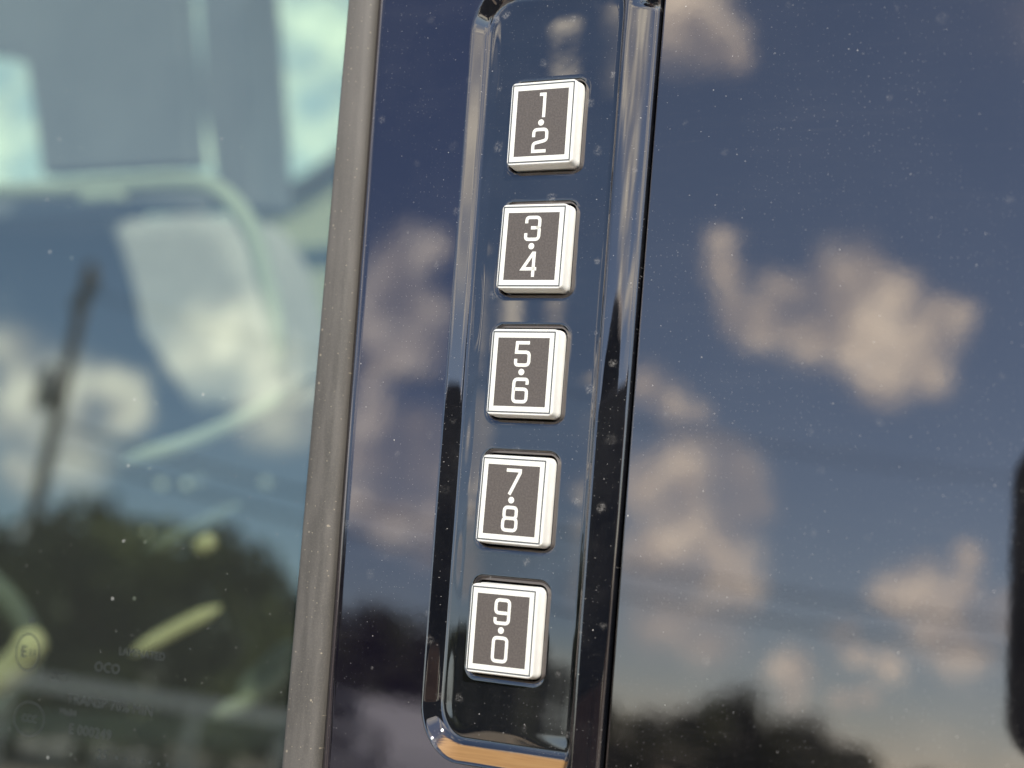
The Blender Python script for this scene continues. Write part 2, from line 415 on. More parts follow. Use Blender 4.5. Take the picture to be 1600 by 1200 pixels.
# rounded front edge
lr = ((-18.75 - U) / 1.46).clip(0, 0.999)
Z = Z - 0.95 * (1 - np.sqrt(1 - lr ** 2))
# walls down into the two gaps
def with_walls(A, a0, a1): return np.concatenate([a0, A, a1], axis=1)
X = with_walls(X, X[:, :1] + 0.01, X[:, -1:] - 0.01)
Z = with_walls(Z, Z[:, :1] * 0 - 7.0, Z[:, -1:] * 0 - 7.0)
Y = with_walls(Y, Y[:, :1], Y[:, -1:]); S = with_walls(S, S[:, :1], S[:, -1:])
G = np.stack([X, Y, Z], -1) / 1000.0
dU = np.gradient(G, axis=1); dV = np.gradient(G, axis=0)
NRM = np.cross(dU, dV); NRM /= np.linalg.norm(NRM, axis=-1, keepdims=True).clip(1e-12)
nr, nc = X.shape
idx = np.arange(nr * nc).reshape(nr, nc)
quads = np.stack([idx[:-1, :-1], idx[:-1, 1:], idx[1:, 1:], idx[1:, :-1]], -1).reshape(-1, 4)
smid = (S[:-1, :-1] + S[1:, 1:]).reshape(-1) / 2
def grid_part(name, sel, mat):
    q = quads[sel]; used, inv = np.unique(q, return_inverse=True)
    v = G.reshape(-1, 3)[used]; nm = NRM.reshape(-1, 3)[used]
    me = bpy.data.meshes.new(name)
    me.vertices.add(len(v)); me.vertices.foreach_set('co', v.astype(np.float32).ravel())
    nq = len(q)
    me.loops.add(nq * 4); me.loops.foreach_set('vertex_index', inv.ravel().astype(np.int32))
    me.polygons.add(nq); me.polygons.foreach_set('loop_start', np.arange(0, nq * 4, 4, dtype=np.int32))
    me.polygons.foreach_set('use_smooth', np.ones(nq, bool))
    me.update(calc_edges=True); me.validate()
    me.normals_split_custom_set_from_vertices(nm.astype(np.float32))
    return link(name, me, mat, car, FLAT)
umid = np.repeat(((U[0, :-1] + U[0, 1:]) / 2)[None, :], nr - 1, 0)
umid = np.concatenate([umid[:, :1], umid, umid[:, -1:]], 1).reshape(-1)
onpad = (smid > 0.0) | (umid > 9.6)
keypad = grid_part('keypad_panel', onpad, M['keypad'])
tag(keypad, 'recessed glossy black panel holding five white number buttons')
trim = grid_part('pillar_trim', ~onpad, M['trim'])
tag(trim, 'glossy black dusty pillar cover around the keypad')

# ---- buttons
def rrect(hw, hh, r, n=5):
    pts = []
    for cx, cy, a0 in ((hw - r, hh - r, 0), (-hw + r, hh - r, 90), (-hw + r, -hh + r, 180), (hw - r, -hh + r, 270)):
        for k in range(n + 1):
            a = R(a0 + 90.0 * k / n); pts.append((cx + r * math.cos(a), cy + r * math.sin(a)))
    return pts
def loft(bm, rings, mi, cap_last=True):
    vs = [[bm.verts.new((x, y, z)) for x, y in pts] for pts, z in rings]
    for A, B in zip(vs, vs[1:]):
        n = len(A)
        for k in range(n):
            f = bm.faces.new((A[k], A[(k + 1) % n], B[(k + 1) % n], B[k])); f.material_index = mi; f.smooth = True
    if cap_last:
        f = bm.faces.new(vs[-1]); f.material_index = mi
def frame(bm, w0, h0, w1, h1, z, mi):
    o = [bm.verts.new((sx * w0, sy * h0, z)) for sx, sy in ((-1, -1), (1, -1), (1, 1), (-1, 1))]
    i = [bm.verts.new((sx * w1, sy * h1, z)) for sx, sy in ((-1, -1), (1, -1), (1, 1), (-1, 1))]
    for k in range(4):
        f = bm.faces.new((o[k], o[(k + 1) % 4], i[(k + 1) % 4], i[k])); f.material_index = mi

def corner_path(pts, r, closed=False):
    """polyline with its corners rounded off; r a radius per point or one for all"""
    out = []; n = len(pts)
    for i, p in enumerate(pts):
        rr = r[i] if isinstance(r, (list, tuple)) else r
        if (not closed and i in (0, n - 1)) or rr <= 0: out.append(Vector(p)); continue
        a = Vector(pts[(i - 1) % n]); b = Vector(p); c = Vector(pts[(i + 1) % n])
        d0 = (a - b); d1 = (c - b)
        ang = d0.angle(d1); t = min(rr / math.tan(ang / 2), d0.length * 0.5, d1.length * 0.5)
        q0 = b + d0.normalized() * t; q1 = b + d1.normalized() * t
        for k in range(7):
            s = k / 6; out.append(q0 * (1 - s) ** 2 + b * 2 * s * (1 - s) + q1 * s * s)
    if closed: out.append(out[0].copy())
    return out
def stroke(bm, path, hw, oy, z, mi, closed=False):
    n = len(path); L = []; Rr = []
    for i, p in enumerate(path):
        if closed: a = path[i - 1] if i > 0 else path[n - 2]; b = path[i + 1] if i < n - 1 else path[1]
        else: a = path[max(i - 1, 0)]; b = path[min(i + 1, n - 1)]
        d0 = (p - a); d1 = (b - p)
        d0 = d0.normalized() if d0.length > 1e-6 else d1.normalized()
        d1 = d1.normalized() if d1.length > 1e-6 else d0
        t = (d0 + d1).normalized(); nn = Vector((-t.y, t.x)); k = hw / max(0.45, nn.dot(Vector((-d0.y, d0.x))))
        L.append(bm.verts.new((p.x + nn.x * k, p.y + nn.y * k + oy, z))); Rr.append(bm.verts.new((p.x - nn.x * k, p.y - nn.y * k + oy, z)))
    for i in range(n - 1):
        f = bm.faces.new((Rr[i], Rr[i + 1], L[i + 1], L[i])); f.material_index = mi
W, H = 0.76, 1.17
GLYPH = {
 '0': [([(-W, -H), (W, -H), (W, H), (-W, H)], 0.42, True)],
 '1': [([(-0.36, H), (0.24, H), (0.24, -H - .17)], 0.0, False)],
 '2': [([(-W, 0.38), (-W, H), (W, H), (W, -0.02), (-W, -0.32), (-W, -H), (W, -H)], [0, .45, .45, .42, .35, 0, 0], False)],
 '3': [([(-W, 0.55), (-W, H), (W, H), (W, 0.06), (-0.22, 0.06)], [0, .42, .42, .30, 0], False),
       ([(0.30, 0.06), (W, 0.06), (W, -H), (-W, -H), (-W, -0.50)], [0, .30, .42, .42, 0], False)],
 '4': [([(0.42, -H - .17), (0.42, H), (0.28, H), (-W - .06, -0.48), (W + .02, -0.48)], 0.0, False)],
 '5': [([(W - .02, H), (-W + .06, H), (-W + .02, 0.18), (W, 0.18), (W, -H), (-W, -H), (-W, -0.52)], [0, 0, 0, .42, .42, .42, 0], False)],
 '6': [([(W, 0.62), (W, H), (-W, H), (-W, -H), (W, -H), (W, 0.14), (-W + .1, 0.14)], [0, .42, .42, .42, .42, .40, 0], False)],
 '7': [([(-W - .04, H), (W, H), (W, 0.92), (-0.30, -H - .17)], 0.0, False)],
 '8': [([(-W + .07, 0.06), (W - .07, 0.06), (W - .07, H), (-W + .07, H)], 0.38, True),
       ([(-W, -H), (W, -H), (W, 0.06), (-W, 0.06)], 0.42, True)],
 '9': [([(-W, -0.62), (-W, -H), (W, -H), (W, H), (-W, H), (-W, -0.14), (W - .1, -0.14)], [0, .42, .42, .42, .42, .40, 0], False)],
}
def make_button(i, top, bottom):
    bm = bmesh.new()
    w, h = BTN_W, BTN_H
    loft(bm, [(rrect(w + .37, h + .44, .70), -2.35), (rrect(w + .37, h + .44, .70), -1.50), (rrect(w + .33, h + .40, .68), -1.42),
              (rrect(w + .29, h + .36, .60), -0.46), (rrect(w + .27, h + .33, .55), -0.24), (rrect(w + .22, h + .28, .46), -0.08),
              (rrect(w + .15, h + .20, .36), 0.0)], 0)
    frame(bm, w + .075, h + .075, w - .075, h - .075, 0.010, 1)          # thin groove line
    frame(bm, w - .085, h - .085, w - .57, h - .61, 0.012, 3)              # cream printed border
    f = bm.faces.new([bm.verts.new((sx * (w - .565), sy * (h - .605), 0.011)) for sx, sy in ((-1, -1), (1, -1), (1, 1), (-1, 1))]); f.material_index = 2
    for ch, oy in ((top, 1.90), (bottom, -1.93)):
        for pts, r, closed in GLYPH[ch]:
            stroke(bm, corner_path([Vector(p) for p in pts], r, closed), 0.178, oy, 0.020, 3, closed)
    f = bm.faces.new([bm.verts.new((0.34 * math.cos(k * math.pi / 12), 0.34 * math.sin(k * math.pi / 12), 0.020)) for k in range(24)]); f.material_index = 3
    for v in bm.verts: v.co *= 0.001
    me = bpy.data.meshes.new('button'); bm.to_mesh(me); bm.free()
    tilt = Matrix.Rotation(R((0.5, -0.3, 0.2, -0.4, 0.3)[i]), 4, 'Z')
    o = link('button', me, [M['white'], M['groove'], M['ink'], M['print']], keypad,
             FLAT @ Matrix.Translation((BTN_X / 1000, (BTN_Y0 - i * BTN_SP) / 1000, 0.0002)) @ tilt)
    return tag(o, 'white keypad button printed %s dot %s' % (top, bottom))
for i, (a, b) in enumerate(('12', '34', '56', '78', '90')): make_button(i, a, b)

# ---- rear door trim right of the gap, front window, seal
def sheet(name, x0, x1, y0, y1, z, mat, thick=3.0, edge=0.8, bow=0.0, nx=24, ny=24, lean=0.0):
    bm = bmesh.new()
    xs = [x0 - 0.02, x0, x0 + edge * .1, x0 + edge * .3, x0 + edge * .6, x0 + edge] + [x0 + edge + 0.02] + list(np.linspace(x0 + edge + 1, x1, nx))
    zs = [-thick, -edge, -edge * .56, -edge * .29, -edge * .08, 0] + [0] * (nx + 1)
    ys = np.linspace(y0, y1, ny)
    g = [[bm.verts.new(((x + lean * y) / 1000, y / 1000, (z + dz - bow * ((x - x0) / 300.0) ** 2) / 1000)) for x, dz in zip(xs, zs)] for y in ys]
    for r0, r1 in zip(g, g[1:]):
        for k in range(len(xs) - 1): bm.faces.new((r0[k], r0[k + 1], r1[k + 1], r1[k])).smooth = True
    return obj(name, bm, mat, car, FLAT)
rear = sheet('rear_door_trim', 13.05, 330.0, -75, 390, -1.3, M['rear'], thick=6.0, edge=0.22, lean=0.0066)
tag(rear, 'glossy black dusty panel mirroring clouds and trees')

bm = bmesh.new()
add_box(bm, -0.70, -0.0225, -0.085, 0.38, -0.0085, -0.0045)
glass = obj('window_glass', bm, M['glass'], car, FLAT)
tag(glass, 'green tinted side window mirroring clouds and trees')

def seal():
    bm = bmesh.new()
    prof = [(0, -6), (0, -0.35), (0.06, -0.12), (0.22, 0.02), (0.5, 0.08), (1.6, 0.14), (2.55, 0.08), (2.85, -0.04), (3.15, -0.30), (3.36, -0.62), (3.46, -1.0), (3.46, -6)]
    ys = np.linspace(-90, 385, 120); rings = []
    for y in ys:
        k = (y + 42) / 85.0
        xl = -24.25 + (-24.85 + 24.25) * k; xr = -19.85 + (-21.45 + 19.85) * k
        rings.append([bm.verts.new(((xl + (xr - xl) * px / 3.46) / 1000, y / 1000, pz / 1000)) for px, pz in prof])
    for A, B in zip(rings, rings[1:]):
        for k in range(len(prof) - 1): bm.faces.new((A[k], A[k + 1], B[k + 1], B[k])).smooth = True
    return obj('window_seal', bm, M['rubber'], car, FLAT)
tag(seal(), 'dusty grey rubber strip along the window edge')

bm = bmesh.new(); add_box(bm, -0.028, 0.33, -0.085, 0.39, -0.03, -0.0065)
obj('pillar_core', bm, M['darkplastic'], car, FLAT)

# ---- marks etched in the glass
M['etch'] = plain('etched_mark', (0.030, 0.036, 0.034), 0.8)
def mark(txt, u, v, h, sx=1.0):
    cu = bpy.data.curves.new('t', 'FONT'); cu.body = txt; cu.size = h / 1000.0; cu.align_x = 'LEFT'; cu.extrude = 0.00001; cu.resolution_u = 2; cu.offset = h * 0.006 / 1000.0
    o = bpy.data.objects.new('t', cu); C.objects.link(o)
    dg = bpy.context.evaluated_depsgraph_get(); me = bpy.data.meshes.new_from_object(o.evaluated_get(dg))
    bpy.data.objects.remove(o); bpy.data.curves.remove(cu)
    x, y = u, v
    ob = link('glass_mark', me, M['etch'], glass, FLAT @ Matrix.Translation((x / 1000, y / 1000, -0.00447)) @ Matrix.Diagonal((sx, 1, 1, 1)))
    return ob
def ring_mark(cx, cy, rx, ry, wd):
    bm = bmesh.new(); n = 40
    a = [bm.verts.new(((cx + rx * math.cos(k * 2 * math.pi / n)) / 1000, (cy + ry * math.sin(k * 2 * math.pi / n)) / 1000, -0.00447)) for k in range(n)]
    b = [bm.verts.new(((cx + (rx - wd) * math.cos(k * 2 * math.pi / n)) / 1000, (cy + (ry - wd) * math.sin(k * 2 * math.pi / n)) / 1000, -0.00447)) for k in range(n)]
    for k in range(n): bm.faces.new((a[k], a[(k + 1) % n], b[(k + 1) % n], b[k]))
    return obj('glass_mark', bm, M['etch'], glass, FLAT)
for txt, x, y, h, sx in (('E', -67.35, -35.45, 2.0, 1.0), ('11', -66.05, -35.3, 1.3, 1.0), ('VI', -66.7, -31.4, 1.3, 1.0), ('LAMINATED', -51.9, -33.6, 1.35, .95),
                         ('OCO', -55.4, -35.9, 1.7, 1.0), ('DOT', -62.1, -37.7, 1.2, 1.0), ('TRANSP 70% MIN', -59.1, -40.2, 1.7, 1.02), ('M684', -60.1, -41.7, 1.2, 1.0),
                         ('E 000249', -58.4, -43.7, 1.7, 1.05), ('25', -53.6, -46.1, 1.7, 1.0), ('CCC', -66.0, -43.2, 1.3, .9)):
    mark(txt, x, y, h, sx)
ring_mark(-66.2, -34.8, 1.95, 2.3, .16)
ring_mark(-64.8, -42.8, 2.5, 2.1, .14)
for k in range(7):
    ring_mark(-50.5 + 1.25 * k, -45.6 + .03 * k, .2, .2, .19)


# ---- rest of the shell near the frame: roof rail, lower doors, roof with an opening added to let light in
bm = bmesh.new(); add_box(bm, -0.75, 0.34, 0.392, 0.47, -0.06, -0.004, 0.006); obj('roof_rail', bm, M['paint'], car, FLAT)
bm = bmesh.new(); add_box(bm, -0.75, -0.0195, -0.60, -0.092, -0.05, 0.004, 0.008); obj('front_door', bm, M['paint'], car, FLAT)
bm = bmesh.new(); add_box(bm, -0.0155, 0.34, -0.60, -0.078, -0.05, 0.004, 0.008); obj('rear_door', bm, M['paint'], car, FLAT)
bm = bmesh.new()
add_box(bm, -0.9, 0.9, 0.16, 0.45, 1.66, 1.70); add_box(bm, -0.9, 0.9, 1.25, 1.50, 1.66, 1.70); add_box(bm, 0.35, 0.9, 0.45, 1.25, 1.66, 1.70)
obj('roof', bm, M['paint'], car)

# ---- inside of the car as seen through the glass
def px_prism(name, pts, Y, depth, mat, bev=0.0):
    bm = bmesh.new(); prism(bm, [at(u, v, Y) for u, v in pts], depth, bev)
    return obj(name, bm, mat, car)
def px_tube(name, pts, Y, rad, mat, n=7):
    bm = bmesh.new()
    P3 = [at(p[0], p[1], p[2] if len(p) > 2 else Y) for p in pts]
    path = smooth_path(P3, n); N = len(path) - 1
    add_tube(bm, path, [rad * min(1.0, math.sqrt((min(k, N - k) + 0.12) / 3.2)) for k in range(N + 1)], 14)
    return obj(name, bm, mat, car)
px_prism('sun_visor', [(62, -90), (272, -90), (288, 120), (300, 262), (62, 275), (48, 90), (-30, 84), (-30, -90)], 1.05, 0.03, M['greytrim'], 0.006)
px_prism('windshield_pillar', [(300, -120), (372, -120), (378, 60), (388, 200), (400, 330), (340, 330), (318, 160)], 1.25, 0.08, M['greytrim'], 0.008)
px_prism('header_trim', [(-1400, 300), (300, 295), (352, 312), (352, 330), (-1400, 380)], 1.28, 0.04, M['greytrim'], 0.006)
px_tube('grab_rail', [(-90, 303), (60, 298), (180, 291), (300, 286), (352, 305), (393, 360), (416, 440), (436, 520), (446, 600)], 0.30, 0.0037, M['lightplastic'])
px_prism('rail_clip', [(122, 300), (186, 296), (188, 314), (120, 318)], 0.295, 0.008, M['lightplastic'], 0.0015)
px_prism('far_door', [(-1400, 330), (168, 312), (190, 420), (240, 620), (420, 622), (560, 560), (1700, 560), (1700, 1700), (-1400, 1700)], 1.36, 0.08, M['dash'], 0.01)
px_prism('passenger_seat', [(158, 345), (300, 330), (345, 345), (388, 420), (420, 560), (430, 650), (290, 650), (225, 520)], 1.0, 0.12, M['seat'], 0.02)
px_prism('dashboard', [(-1400, 760), (190, 735), (420, 640), (430, 700), (1500, 690), (1500, 1900), (-1400, 1900)], 0.95, 0.25, M['dash'], 0.02)
px_tube('dash_edge', [(190, 722), (300, 690), (400, 645), (500, 588)], 0.25, 0.0030, M['lightplastic'])
for (u, v, r) in ((252, 757, .0022), (292, 757, .0024), (312, 750, .0024), (416, 755, .0026), (230, 832, .0018)):  # pale beads added to stand in for blurred highlights
    bm = bmesh.new(); bmesh.ops.create_uvsphere(bm, u_segments=14, v_segments=8, radius=r)
    o = obj('highlight_bead', bm, M['lightplastic'], car, Matrix.Translation(at(u, v, 0.40)), True)
wheel = empty('steering_wheel', at(120, 1060, 0.2)); wheel.parent = car; wheel.matrix_parent_inverse = car.matrix_basis.inverted()
def wheel_tube(name, pts, rad, mat):
    o = px_tube(name, pts, 0.2, rad, mat); o.parent = wheel
    o.matrix_parent_inverse = wheel.matrix_basis.inverted(); return o
wheel_tube('rim', [(-90, 850, .19), (-20, 905, .19), (22, 950, .195), (46, 1000, .20), (40, 1060, .205), (0, 1110, .21), (-90, 1140, .21)], 0.0036, M['greytrim'])
wheel_tube('rim_bright_patch', [(58, 985, .185), (38, 1022, .185), (10, 1052, .185), (-40, 1085, .185)], 0.0048, M['dashlight'])  # pale tube added for the sunlit patch on the rim
wheel_tube('spoke', [(205, 1022, .19), (275, 983, .195), (345, 948, .2)], 0.0022, M['dashlight'])
wheel_tube('lever', [(308, 858, .2), (320, 850, .2), (334, 842, .2)], 0.0026, M['dashlight'])
wheel_tube('lever', [(370, 1095, .3), (430, 1040, .31), (470, 1005, .32)], 0.005, M['greytrim'])
px_prism('inner_trim', [(-1000, 1100), (700, 1180), (700, 2200), (-1000, 2200)], 0.26, 0.04, M['dash'], 0.004)
px_prism('far_window', [(-2500, -700), (2200, -700), (2200, 700), (-2500, 700)], 1.42, 0.004, M['farglass'])
wheel_tube('sun_streak', [(225, 862, .24), (300, 826, .245), (378, 786, .25)], 0.0022, M['greytrim'])  # this tube and the next are added to stand in for sunlit streaks
wheel_tube('sun_streak', [(330, 1120, .22), (395, 1090, .225), (452, 1046, .23)], 0.0026, M['seat'])


# ================================================================== outside, mirrored in the gloss or seen through the window
rng = random.Random(5)
def polar(az, d, z=0.0): return Vector((math.sin(R(az)) * d, -math.cos(R(az)) * d, z))

def ground_mat():
    m, t, o = new_mat('gravel_ground')
    v = t.add('ShaderNodeTexCoord').outputs['Object']
    n = t.ramp(t.noise(v, 0.22, 5.0, 0.6), 0.42, 0.58)
    c = t.mix(n, (0.10, 0.095, 0.09, 1), (0.36, 0.29, 0.20, 1))
    c = t.mix(t.math('MULTIPLY', t.ramp(t.noise(v, 3.0, 6.0, 0.7), 0.3, 0.7), 0.4), c, (0.20, 0.18, 0.15, 1))
    p = t.add('ShaderNodeBsdfPrincipled'); t.put(p.inputs['Base Color'], c); p.inputs['Roughness'].default_value = 0.95
    t.l.new(p.outputs[0], o.inputs[0]); return m
bm = bmesh.new(); bmesh.ops.create_circle(bm, cap_ends=True, segments=64, radius=900)
tag(obj('ground', bm, ground_mat()), kind='structure')
bm = bmesh.new(); add_box(bm, -90, 90, -25.0, -19.0, -0.1, 0.004)
tag(obj('road', bm, plain('concrete_road', (0.42, 0.38, 0.32), 0.9, 0.2, 0.8)), kind='structure')

# trees: tapered trunk with limbs, crown of leaf-sized faces in clumps
def leaf_mat():
    m, t, o = new_mat('leaves')
    n = t.add('ShaderNodeObjectInfo').outputs['Random']
    v = t.add('ShaderNodeTexCoord').outputs['Object']
    c = t.mix(t.ramp(t.noise(v, 0.75, 5.0), 0.42, 0.66), (0.020, 0.032, 0.010, 1), (0.17, 0.20, 0.05, 1))
    p = t.add('ShaderNodeBsdfPrincipled'); t.put(p.inputs['Base Color'], c); p.inputs['Roughness'].default_value = 0.6
    t.l.new(p.outputs[0], o.inputs[0]); return m
M['leaf'] = leaf_mat()
def tree_meshes(seed):
    r = np.random.default_rng(seed); q = random.Random(seed)
    bm = bmesh.new()
    add_tube(bm, smooth_path([(0, 0, 0), (.05, .02, .9), (-.04, .05, 1.9), (.02, 0, 3.1)], 4), [0.16 - 0.010 * i for i in range(13)], 8)
    cl = []
    for k in range(26):
        a = q.uniform(0, 2 * math.pi); h = q.uniform(0.7, 3.6); rad = (1.75 * math.sin(math.pi * min(1, (h - 0.2) / 3.7)) + .2) * math.sqrt(q.random())
        p = Vector((rad * math.cos(a), rad * math.sin(a), h)); cl.append((p, q.uniform(.4, .75)))
        if k < 10:
            b = Vector((0, 0, max(.6, h * .65))); add_tube(bm, [b, b.lerp(p, .5) + Vector((0, 0, -.05)), p], [.06, .04, .02], 6)
    tm = bpy.data.meshes.new('trunk'); bm.to_mesh(tm); bm.free(); tm.materials.append(M['bark'])
    cs = np.array([c for c, _ in cl]); rs = np.array([x for _, x in cl])
    n = 5200; k = r.integers(0, len(cl), n); d = r.normal(size=(n, 3)); d /= np.linalg.norm(d, axis=1, keepdims=True)
    c = cs[k] + d * (rs[k] * r.random(n) ** .4)[:, None]
    a = r.normal(size=(n, 3)); a /= np.linalg.norm(a, axis=1, keepdims=True); b = np.cross(a, r.normal(size=(n, 3))); b /= np.linalg.norm(b, axis=1, keepdims=True)
    s = r.uniform(.07, .14, n)[:, None]; V = np.stack([c - a * s, c + b * s * .6, c + a * s, c - b * s * .6], 1).reshape(-1, 3)
    cm = bpy.data.meshes.new('crown'); cm.from_pydata(V.tolist(), [], np.arange(n * 4).reshape(-1, 4).tolist()); cm.materials.append(M['leaf'])
    return tm, cm
TM = [tree_meshes(s) for s in (3, 8, 21)]
TREES = [(-60, 6.5, 24), (-54, 5.5, 28), (-50, 6.0, 25), (-46.6, 5.6, 27), (-43.2, 6.6, 25), (-40.6, 7.2, 24), (-37.8, 6.6, 25), (-35.7, 5.7, 27), (-33.5, 4.6, 30),
         (-31.4, 4.8, 28), (-29.2, 4.7, 30), (-27.2, 4.8, 31), (-25.3, 4.6, 32), (-23.6, 3.6, 34), (-21.3, 2.3, 38), (-18.7, 2.4, 37), (-16.4, 3.8, 34), (-14.5, 3.0, 36),
         (-12.5, 2.1, 40), (-9.6, 1.5, 46), (-6, 1.8, 46), (-2, 2.4, 44), (3, 2.0, 48), (9, 3.4, 40), (16, 5.0, 34), (22, 6.5, 30), (29, 5.0, 34), (37, 6.0, 30), (46, 5.2, 33), (56, 6.4, 29), (68, 5.5, 30)]
for i, (az, el, d) in enumerate(TREES):
    p = polar(az, d); h = EYE_H + d * math.tan(R(el))
    e = empty('tree', p); s = h / 4.15; wdt = max(s, 0.8) * rng.uniform(.85, 1.1)
    e.matrix_basis = Matrix.Translation(p) @ Matrix.Rotation(rng.uniform(0, 6.28), 4, 'Z') @ Matrix.Diagonal((wdt, wdt, s, 1))
    tag(e, 'leafy green tree in the row across the road, seen only as a mirrored dark mass', 'tree', 'trees across the road')
    t1, c1 = TM[i % 3]
    for nm, me in (('trunk', t1), ('crown', c1)):
        o = bpy.data.objects.new(nm, me); C.objects.link(o); o.parent = e

# utility poles and cable
def pole(p, h, label, turn):
    e = empty('utility_pole', p); tag(e, label, 'utility pole', 'poles along the road')
    mtx = Matrix.Translation(p) @ Matrix.Rotation(turn, 4, 'Z')
    bm = bmesh.new(); add_tube(bm, [(0, 0, 0), (0, 0, h * .5), (0, 0, h)], [.13, .11, .09], 12); obj('mast', bm, M['wood'], e, mtx)
    bm = bmesh.new(); add_box(bm, -.9, .9, -.06, .06, h - .65, h - .52, .01); obj('crossarm', bm, M['wood'], e, mtx)
    for x in (-.8, -.3, .3, .8):
        bm = bmesh.new(); add_tube(bm, [(x, 0, h - .52), (x, 0, h - .47), (x, 0, h - .44), (x, 0, h - .36)], [.02, .05, .035, .05], 10); obj('insulator', bm, M['ceramic'], e, mtx)
    bm = bmesh.new(); add_tube(bm, [(-.28, .22, h - 2.55), (-.28, .22, h - 2.5), (-.28, .22, h - 1.9), (-.28, .22, h - 1.83)], [.12, .17, .17, .1], 16); obj('transformer', bm, M['steel'], e, mtx)
pa, pb = polar(-44.1, 25), polar(14, 30)
pole(pa, 8.1, 'wooden utility pole with crossarm and transformer mirrored in the side window', R(-44 + 82))
pole(pb, 8.4, 'wooden utility pole behind the photographer, right of the tree row', R(20))
for hh, sag in ((4.9, 1.1), (5.3, 1.05), (7.6, 1.0)):
    bm = bmesh.new(); pts = [pa.lerp(pb, k / 24) + Vector((0, 0, hh - sag * 4 * (k / 24) * (1 - k / 24))) for k in range(25)]
    add_tube(bm, pts, 0.024 if hh < 6 else .014, 6)
    tag(obj('cable', bm, M['wire']), 'thin dark overhead cable strung between the utility poles', 'cable', 'overhead cables')

# pale gabled building beyond the far side of the car
bld = empty('building', at(520, 480, 16.0)); bld.location.z = 0
bld.matrix_basis = Matrix.Translation(bld.location)
tag(bld, 'pale yellow gabled building seen through the side window', 'building')
def bpart(name, pts, Y, depth, mat):
    bm = bmesh.new(); prism(bm, [at(u, v, Y) for u, v in pts], depth); return obj(name, bm, mat, bld)
bpart('wall', [(398, 312), (470, 290), (560, 225), (760, 225), (760, 620), (398, 620)], 16.0, 5.0, M['stucco'])
bpart('roof', [(380, 322), (380, 310), (470, 276), (560, 212), (780, 212), (780, 226), (562, 226), (472, 289)], 15.7, 5.6, M['roofing'])
bpart('window', [(405, 392), (700, 376), (700, 402), (405, 418)], 15.95, 0.1, M['pane'])

# the phone that takes the picture: its lens is at the camera, its body behind it
bm = bmesh.new()
pts = [(x, y) for x, y in rrect(76, 31.0, 9, 8)]
cx, cy = 31.3, -0.3
rings = []
for ins, dz in ((1.6, 4.0), (0.4, 4.5), (0, 5.4), (0, 11.0), (0.4, 11.8), (1.6, 12.2)):
    rings.append(([(x * (76 - ins) / 76 + cx, y * (31.0 - ins) / 31.0 + cy) for x, y in pts], dz))
vs = [[bm.verts.new((x / 1000, y / 1000, z / 1000)) for x, y in p] for p, z in rings]
for A, B in zip(vs, vs[1:]):
    for k in range(len(A)): bm.faces.new((A[k], A[(k + 1) % len(A)], B[(k + 1) % len(A)], B[k])).smooth = True
bm.faces.new(vs[0][::-1]); bm.faces.new(vs[-1])
phone = empty('phone', CAM); PH = co.matrix_world.copy(); phone.matrix_basis = PH
tag(phone, 'slim black phone held sideways, mirrored at the right edge of the gloss', 'phone')
obj('phone_body', bm, M['phone'], phone, PH)
bm = bmesh.new(); add_tube(bm, [(0.022, 0, .0042), (0.022, 0, .0032), (0.022, 0, .0026)], [.006, .006, .0052], 20); obj('lens', bm, M['lens'], phone, PH)
bm = bmesh.new(); add_tube(bm, [(0.0, 0, .0046), (0.0, 0, .0036), (0.0, 0, .0030)], [.006, .006, .0052], 20); obj('lens', bm, M['lens'], phone, PH)

